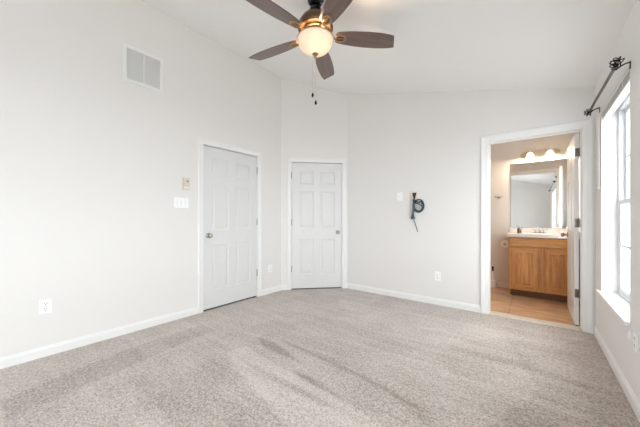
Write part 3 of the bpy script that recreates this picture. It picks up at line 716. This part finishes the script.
bm = B(); tube(bm, [(0.024 * math.cos(a) - 0.012, -0.022 + 0.012 * math.sin(a), -0.290) for a in [2 * PI * k / 14 for k in range(14)]], 0.006, 6, True); c = obj('cable_tie', bm, green_m, root, True)

# ------------------------------------------------------------------ ceiling fan
FX, FY = -1.3954, 1.7120; FZ = ceil_z(FX)
root = thing('ceiling_fan', 'five blade dark walnut ceiling fan with lit alabaster bowl light', 'ceiling fan', (FX, FY, FZ))
def fz(z): return z - FZ
slope = math.atan2(HR - HL, XR - XL)
bm = B(); lathe(bm, [(0, -0.052), (0.030, -0.052), (0.052, -0.040), (0.066, -0.014), (0.068, 0.0), (0, 0.0)], 32, Matrix.Rotation(-slope, 4, 'Y')); obj('ceiling_canopy', bm, black_m, root, True)
bm = B(); lathe(bm, [(0, fz(2.765)), (0.013, fz(2.765)), (0.013, -0.02), (0, -0.02)], 20); lathe(bm, [(0, fz(2.775)), (0.026, fz(2.775)), (0.047, fz(2.795)), (0.050, fz(2.815)), (0.040, fz(2.84)), (0.020, fz(2.855)), (0, fz(2.86))], 28)
obj('downrod', bm, black_m, root, True)
bm = B(); lathe(bm, [(0, fz(2.790)), (0.050, fz(2.788)), (0.078, fz(2.776)), (0.110, fz(2.750)), (0.132, fz(2.715)), (0.142, fz(2.690)), (0.143, fz(2.668)), (0.134, fz(2.655)), (0.100, fz(2.646)), (0, fz(2.645))], 48)
obj('motor_housing', bm, bronze_m, root, True)
bm = B(); lathe(bm, [(0, fz(2.648)), (0.104, fz(2.648)), (0.108, fz(2.640)), (0.100, fz(2.632)), (0.082, fz(2.630)), (0.076, fz(2.615)), (0.088, fz(2.604)), (0.092, fz(2.597)), (0, fz(2.597))], 40)
obj('rotor_collar', bm, brass_m, root, True)
bm = B(); lathe(bm, [(0, fz(2.598)), (0.062, fz(2.598)), (0.060, fz(2.580)), (0.030, fz(2.572)), (0, fz(2.572))], 40)
for k in range(3): box(bm, 0.04, 0.148, -0.007, 0.007, fz(2.584), fz(2.587), 0, Matrix.Rotation(0.4 + k * 2 * PI / 3, 4, 'Z'))
tube(bm, [(0.1475 * math.cos(2 * PI * k / 48), 0.1475 * math.sin(2 * PI * k / 48), fz(2.584)) for k in range(48)], 0.0035, 8, True)
tube(bm, [(0, 0, fz(2.575)), (0, 0, fz(2.462))], 0.005, 8)
obj('light_fitter', bm, brass_m, root, True)
bm = B(); prof = [(0.1455, fz(2.584)), (0.146, fz(2.578)), (0.1395, fz(2.573))]
for k in range(13):
    a = k / 12 * PI / 2; prof.append((0.139 * math.cos(a) if k < 12 else 0, fz(2.570) - 0.106 * math.sin(a) ** 1.05))
lathe(bm, prof, 56)
for f in [f for f in bm.faces if len(f.verts) > 6]: bm.faces.remove(f)
obj('light_bowl', bm, bowl_m, root, True)
bm = B(); lathe(bm, [(0, fz(2.470)), (0.024, fz(2.470)), (0.026, fz(2.464)), (0.018, fz(2.456)), (0.010, fz(2.452)), (0.009, fz(2.446)), (0.013, fz(2.440)), (0.009, fz(2.432)), (0, fz(2.430))], 24)
obj('bowl_finial', bm, brass_m, root, True)
BL0 = 0.1201 + YAW
blade0 = []
def blade_mesh():
    bm = B(); x = [0.165, 0.185, 0.24, 0.32, 0.42, 0.52, 0.60, 0.645]; hw = [0.040, 0.052, 0.062, 0.071, 0.076, 0.075, 0.068, 0.060]
    up = [(a, b) for a, b in zip(x, hw)] + [(0.678, 0.050)]
    dn = [(a, -b) for a, b in zip(x, hw)][:-1] + [(0.640, -0.060)]
    out = dn + up[::-1]
    prism(bm, out, -0.003, 0.003, None, 0.0012)
    return bm
def iron_mesh():
    bm = B()
    # sweeping arm from the collar, splitting into an open oval holder under the blade root
    tube(bm, smooth_curve([(0.085, 0, 0.014), (0.115, 0, 0.002), (0.145, 0, -0.012), (0.170, 0, -0.010)], 5), [0.011] * 16, 10)
    ov = [(0.205 + 0.043 * math.cos(2 * PI * k / 28), 0.030 * math.sin(2 * PI * k / 28), -0.009) for k in range(28)]
    tube(bm, ov, 0.0065, 8, True)
    box(bm, 0.160, 0.252, -0.006, 0.006, -0.011, -0.004, 0.002)
    for px_, py_ in ((0.180, 0.024), (0.180, -0.024), (0.246, 0)):
        lathe(bm, [(0, -0.015), (0.006, -0.014), (0.0065, -0.010), (0.006, -0.004), (0, -0.004)], 12, Matrix.Translation((px_, py_, 0)))
    return bm
def leaf_mesh():
    bm = B(); prism(bm, [(0.205 + 0.036 * math.cos(2 * PI * k / 24), 0.024 * math.sin(2 * PI * k / 24)) for k in range(24)], -0.010, -0.0035, None, 0.001); return bm
PITCH = math.radians(-12)
b0 = obj('fan_blade', blade_mesh(), blade_m, root); i0 = obj('blade_iron', iron_mesh(), brass_m, b0, True); m0 = obj('iron_medallion', leaf_mesh(), bronze_m, b0, True)
for k in range(5):
    if k == 0: b, i_, md = b0, i0, m0
    else:
        b, i_, md = b0.copy(), i0.copy(), m0.copy()
        for q in (b, i_, md): COL.objects.link(q)
        b.parent = root; i_.parent = b; md.parent = b
    b.matrix_basis = Matrix.Translation((0, 0, fz(2.614))) @ Matrix.Rotation(BL0 + k * 2 * PI / 5, 4, 'Z') @ Matrix.Rotation(PITCH, 4, 'X')
lamp('fan_bulb', 'POINT', (FX + 0.030, FY - 0.015, 2.545), 4.0, (1.0, 0.74, 0.48), radius=0.02)
for (off, zb) in ((-0.022, 2.150), (0.003, 2.088)):
    bm = B(); x, y = off * _c, off * _s; z0_ = fz(2.455) if off < -0.01 else fz(2.432); n = int((z0_ - fz(zb)) / 0.0065)
    tube(bm, [(x, y, z0_), (x, y, fz(zb))], 0.0009, 6)
    for k in range(n): lathe(bm, [(0, -0.0022), (0.0022, 0), (0, 0.0022)], 6, Matrix.Translation((x, y, z0_ - 0.0065 * k)))
    ch = obj('pull_chain', bm, satin_m, root, True)
    bm = B(); lathe(bm, [(0, fz(zb) - 0.034), (0.008, fz(zb) - 0.028), (0.0105, fz(zb) - 0.018), (0.007, fz(zb) - 0.006), (0.004, fz(zb) + 0.002), (0, fz(zb) + 0.003)], 16, Matrix.Translation((x, y, 0))); obj('chain_fob', bm, black_m, ch, True)

# ------------------------------------------------------------------ bathroom
VX0, VX1, VYF, VYB = -0.302, 0.462, 4.885, 5.398
root = thing('vanity_cabinet', 'honey oak bathroom vanity cabinet with two panel doors', 'cabinet', ((VX0 + VX1) / 2, VYF, 0.004))
cw_ = (VX1 - VX0) / 2; D_ = VYB - VYF
bm = B()
box(bm, -cw_, -cw_ + 0.018, 0.0, D_, 0.10, 0.866); box(bm, cw_ - 0.018, cw_, 0.0, D_, 0.10, 0.866)
box(bm, -cw_, -cw_ + 0.018, 0.075, D_, 0.0, 0.10); box(bm, cw_ - 0.018, cw_, 0.075, D_, 0.0, 0.10)
box(bm, -cw_ + 0.018, cw_ - 0.018, D_ - 0.008, D_, 0.1, 0.866); box(bm, -cw_ + 0.018, cw_ - 0.018, 0.02, D_ - 0.008, 0.10, 0.115)
obj('cabinet_body', bm, oak_m, root)
bm = B(); box(bm, -cw_ + 0.018, cw_ - 0.018, 0.075, 0.09, 0.0, 0.10); obj('toe_kick', bm, mat('dark_toe_kick', (0.16, 0.075, 0.035), 0.6), root)
for a in ((-cw_, -cw_ + 0.038), (-0.032, 0.032), (cw_ - 0.038, cw_)):
    bm = B(); box(bm, a[0], a[1], -0.001, 0.018, 0.10, 0.866, 0.0015); obj('frame_stile', bm, oak_m, root)
for a in ((0.10, 0.138), (0.690, 0.722), (0.836, 0.866)):
    bm = B(); box(bm, -cw_ + 0.02, cw_ - 0.02, 0.0, 0.018, a[0], a[1], 0.0015); obj('frame_rail', bm, oak_h_m, root)
bm = B(); box(bm, -cw_ + 0.022, cw_ - 0.022, -0.018, 0.0, 0.728, 0.850, 0.004); obj('drawer_front', bm, oak_h_m, root)
for sg in (-1, 1):
    x0, x1 = (-cw_ + 0.022, -0.034) if sg < 0 else (0.034, cw_ - 0.022)
    za, zb = 0.124, 0.702; s = 0.056
    bm = B(); box(bm, x0, x0 + s, -0.019, -0.0015, za, zb, 0.003); box(bm, x1 - s, x1, -0.019, -0.0015, za, zb, 0.003)
    dr = obj('cabinet_door', bm, oak_m, root)
    for q in (za, zb - s):
        bm = B(); box(bm, x0 + s, x1 - s, -0.0185, -0.002, q, q + s, 0.003); obj('door_rail', bm, oak_h_m, dr)
    bm = B(); a, b, c_, e = x0 + s, x1 - s, za + s, zb - s; prev = None
    for ins, y in ((0, -0.008), (0.006, -0.008), (0.030, -0.0155), (0.034, -0.0155)):
        ring = [bm.verts.new(q) for q in ((a + ins, y, c_ + ins), (b - ins, y, c_ + ins), (b - ins, y, e - ins), (a + ins, y, e - ins))]
        if prev:
            for k in range(4): bm.faces.new((prev[k], prev[(k + 1) % 4], ring[(k + 1) % 4], ring[k]))
        else: base = ring
        prev = ring
    bm.faces.new(prev)
    bk = [bm.verts.new((v.co.x, -0.003, v.co.z)) for v in base]
    for k in range(4): bm.faces.new((base[k], base[(k + 1) % 4], bk[(k + 1) % 4], bk[k]))
    bm.faces.new(bk[::-1]); bmesh.ops.recalc_face_normals(bm, faces=bm.faces)
    obj('raised_panel', bm, oak_m, dr)

# counter with integral oval basin, backsplash and left side splash
CX0, CX1, CYF, CYB = -0.321, 0.469, 4.860, 5.397; CZ0, CZ1 = 0.871, 0.915
root = thing('vanity_countertop', 'white cultured marble vanity top with integral oval sink', 'countertop', ((CX0 + CX1) / 2, CYF, CZ0))
hw, dp, th_ = (CX1 - CX0) / 2, CYB - CYF, CZ1 - CZ0
bm = B(); N = 64; ex, ey, ecx, ecy = 0.215, 0.155, -0.011, 0.245
outer, inner = [], []
for k in range(N):
    a = 2 * PI * k / N; dx, dy = math.cos(a), math.sin(a)
    tt = min([((hw if dx > 0 else -hw) - ecx) / dx if abs(dx) > 1e-9 else 9, ((dp if dy > 0 else 0) - ecy) / dy if abs(dy) > 1e-9 else 9])
    outer.append((ecx + dx * tt, ecy + dy * tt)); inner.append((ecx + dx * ex, ecy + dy * ey))
for cnx, cny in ((-hw, 0), (hw, 0), (hw, dp), (-hw, dp)):
    k = min(range(N), key=lambda q: (outer[q][0] - cnx) ** 2 + (outer[q][1] - cny) ** 2); outer[k] = (cnx, cny)
to = [bm.verts.new((x, y, th_)) for x, y in outer]; rings = [to]
ov2 = [bm.verts.new((x, y, 0)) for x, y in outer]
for k in range(N): bm.faces.new((ov2[k], ov2[(k + 1) % N], to[(k + 1) % N], to[k]))
prevr = to
for sc_, z in ((1.0, th_), (0.97, th_ - 0.006), (0.92, th_ - 0.04), (0.80, th_ - 0.09), (0.55, th_ - 0.125), (0.15, th_ - 0.135)):
    rg = [bm.verts.new((ecx + (x - ecx) * sc_, ecy + (y - ecy) * sc_, z)) for x, y in inner]
    for k in range(N): bm.faces.new((prevr[k], prevr[(k + 1) % N], rg[(k + 1) % N], rg[k]))
    prevr = rg
bm.faces.new(prevr)
bmesh.ops.recalc_face_normals(bm, faces=bm.faces)
ct = obj('counter_slab', bm, marble_m, root, True)
for p in ct.data.polygons:
    if p.normal.z < -0.5: pass
bm = B(); box(bm, -hw, hw, dp - 0.018, dp, th_, th_ + 0.072, 0.004); obj('backsplash', bm, marble_m, root)
bm = B(); box(bm, hw - 0.018, hw, 0.01, dp - 0.018, th_, th_ + 0.072, 0.004); obj('side_splash', bm, marble_m, root)
bm = B(); lathe(bm, [(0, th_ - 0.1345), (0.022, th_ - 0.1345), (0.020, th_ - 0.130), (0, th_ - 0.131)], 20, Matrix.Translation((ecx, ecy, 0))); obj('sink_drain', bm, chrome_m, root, True)

# centre-set faucet
root = thing('faucet', 'chrome two handle bathroom faucet on the vanity top', 'faucet', (0.063, 5.300, CZ1))
bm = B(); box(bm, -0.078, 0.078, -0.024, 0.024, 0.0, 0.014, 0.006); obj('faucet_base', bm, chrome_m, root, True)
bm = B(); tube(bm, smooth_curve([(0, 0.0, 0.012), (0, -0.004, 0.055), (0, -0.035, 0.078), (0, -0.085, 0.070), (0, -0.112, 0.052)], 6), [0.014] * 6 + [0.012] * 6 + [0.011] * 13, 14); obj('spout', bm, chrome_m, root, True)
for sg in (-1, 1):
    bm = B(); lathe(bm, [(0, 0.012), (0.019, 0.012), (0.017, 0.024), (0.011, 0.036), (0.012, 0.044), (0, 0.048)], 20, Matrix.Translation((sg * 0.052, 0, 0)))
    tube(bm, [(sg * 0.052, 0, 0.042), (sg * 0.068, -0.006, 0.052), (sg * 0.094, -0.012, 0.060)], [0.006, 0.005, 0.0065], 10); obj('faucet_handle', bm, chrome_m, root, True)
# soap dispenser
root = thing('soap_dispenser', 'small dark glass soap dispenser at the left of the vanity top', 'soap dispenser', (-0.190, 5.27, CZ1))
bm = B(); lathe(bm, [(0, 0), (0.026, 0), (0.028, 0.004), (0.028, 0.055), (0.022, 0.068), (0.012, 0.074), (0, 0.074)], 24); obj('bottle', bm, soap_m, root, True)
bm = B(); lathe(bm, [(0, 0.072), (0.014, 0.072), (0.014, 0.086), (0.006, 0.090), (0.005, 0.112), (0, 0.112)], 16); tube(bm, [(0, 0, 0.108), (-0.010, -0.012, 0.115), (-0.030, -0.030, 0.108)], 0.0055, 8); lathe(bm, [(0, 0.108), (0.013, 0.110), (0.012, 0.118), (0, 0.120)], 16)
obj('pump', bm, chrome_m, root, True)

# frameless mirror
bm = B(); box(bm, -0.309, 0.452, BY1 - 0.006, BY1 - 0.0005, 0.992, 2.022, 0.001)
tag(obj('wall_mirror', bm, mirror_m), 'large frameless mirror above the bathroom vanity', 'mirror')

# vanity light bar
root = thing('vanity_light', 'two lamp nickel vanity light bar above the mirror', 'wall lamp', (0.062, BY1, 2.135))
bm = B(); hl, hh = 0.238, 0.052; out = []
for k in range(17): a = -PI / 2 + PI * k / 16; out.append((hl - hh + hh * math.cos(a), hh * math.sin(a)))
for k in range(17): a = PI / 2 + PI * k / 16; out.append((-hl + hh + hh * math.cos(a), hh * math.sin(a)))
prism(bm, out, 0.0, 0.022, Matrix.Rotation(PI / 2, 4, 'X'), 0.006); obj('back_plate', bm, satin_m, root, True)
for sg in (-1, 1):
    x = sg * 0.118
    bm = B(); tube(bm, smooth_curve([(x, -0.020, 0.0), (x, -0.070, 0.012), (x, -0.098, 0.030), (x, -0.100, 0.048)], 5), 0.007, 10)
    lathe(bm, [(0, 0.020), (0.026, 0.022), (0.028, 0.036), (0.014, 0.048), (0.006, 0.054), (0.006, 0.072), (0.010, 0.080), (0.004, 0.092), (0, 0.094)], 20, Matrix.Translation((x, -0.100, 0)))
    arm = obj('lamp_arm', bm, satin_m, root, True)
    bm = B(); lathe(bm, [(0, 0.018), (0.022, 0.016), (0.034, 0.002), (0.043, -0.020), (0.048, -0.040), (0.054, -0.052), (0.050, -0.052), (0.043, -0.038), (0.038, -0.018), (0.028, 0.0), (0.016, 0.010), (0, 0.012)], 32, Matrix.Translation((x, -0.100, 0)))
    obj('glass_shade', bm, vanity_glass_m, root, True)
    lamp('vanity_bulb', 'POINT', (0.062 + x, BY1 - 0.100, 2.135 - 0.040), 12, (1.0, 0.76, 0.54), radius=0.02)

# wall hardware left of the vanity
root = thing('robe_hook', 'chrome robe hook high on the bathroom wall left of the mirror', 'wall hook', (-0.470, BY1, 1.489))
bm = B(); lathe(bm, [(0, 0), (0.022, 0), (0.022, 0.005), (0.014, 0.010), (0.008, 0.014), (0.008, 0.045), (0, 0.045)], 20, Matrix.Rotation(PI / 2, 4, 'X')); obj('mount', bm, nickel_m, root, True)
bm = B(); tube(bm, [(-0.050, -0.042, 0.012), (-0.02, -0.046, 0.0), (0.02, -0.046, 0.0), (0.050, -0.042, 0.012)], [0.008, 0.006, 0.006, 0.008], 10); obj('crossbar', bm, nickel_m, root, True)
HZ = 0.745
root = thing('paper_holder', 'nickel toilet paper holder beside the vanity', 'paper holder', (-0.372, BY1, HZ))
bm = B()
for sg in (1,):
    lathe(bm, [(0, 0), (0.020, 0), (0.020, 0.006), (0.010, 0.010), (0, 0.010)], 18, Matrix.Translation((0.05, 0, 0.022)) @ Matrix.Rotation(PI / 2, 4, 'X'))
    tube(bm, smooth_curve([(0.05, -0.006, 0.022), (0.05, -0.03, 0.022), (0.048, -0.06, 0.018), (0.03, -0.07, 0.006), (0.0, -0.07, 0.0)], 5), 0.006, 10)
obj('arm', bm, satin_m, root, True)
bm = B(); tube(bm, [(0.0, -0.196, 0.0), (0.0, -0.070, 0.0)], 0.0075, 12); obj('spindle', bm, satin_m, root, True)
root = thing('toilet_roll', 'white toilet paper roll hanging on the holder beside the vanity', 'toilet paper', (-0.372, BY1 - 0.138, HZ - 0.011))
bm = B(); lathe(bm, [(0.020, -0.052), (0.055, -0.052), (0.056, -0.050), (0.056, 0.050), (0.055, 0.052), (0.020, 0.052)], 40, Matrix.Rotation(PI / 2, 4, 'X'))
# open the core: drop the two end caps that close the tube
for f in [f for f in bm.faces if len(f.verts) > 6]: bm.faces.remove(f)
obj('paper', bm, paper_m, root, True)
bm = B(); t = bmesh.new()
lathe(bm, [(0.0185, -0.0525), (0.0202, -0.0525), (0.0202, 0.0525), (0.0185, 0.0525)], 28, Matrix.Rotation(PI / 2, 4, 'X'))
for f in [f for f in bm.faces if len(f.verts) > 6]: bm.faces.remove(f)
obj('cardboard_core', bm, card_m, root, True)
# toilet brush
root = thing('toilet_brush', 'toilet brush in a white holder on the bathroom floor', 'toilet brush', (-0.545, BY1 - 0.085, 0.004))
bm = B(); lathe(bm, [(0, 0), (0.058, 0), (0.060, 0.006), (0.054, 0.100), (0.056, 0.112), (0.050, 0.112), (0.046, 0.10), (0.020, 0.104), (0, 0.104)], 32); obj('holder', bm, plate_m, root, True)
bm = B(); lathe(bm, [(0, 0.10), (0.006, 0.10), (0.006, 0.27), (0, 0.27)], 12); obj('handle', bm, plate_m, root, True)
bm = B(); lathe(bm, [(0, 0.265), (0.010, 0.266), (0.013, 0.29), (0.013, 0.33), (0.009, 0.345), (0, 0.348)], 16); c = obj('grip', bm, black_m, root, True); c['label'] = 'black handle grip'
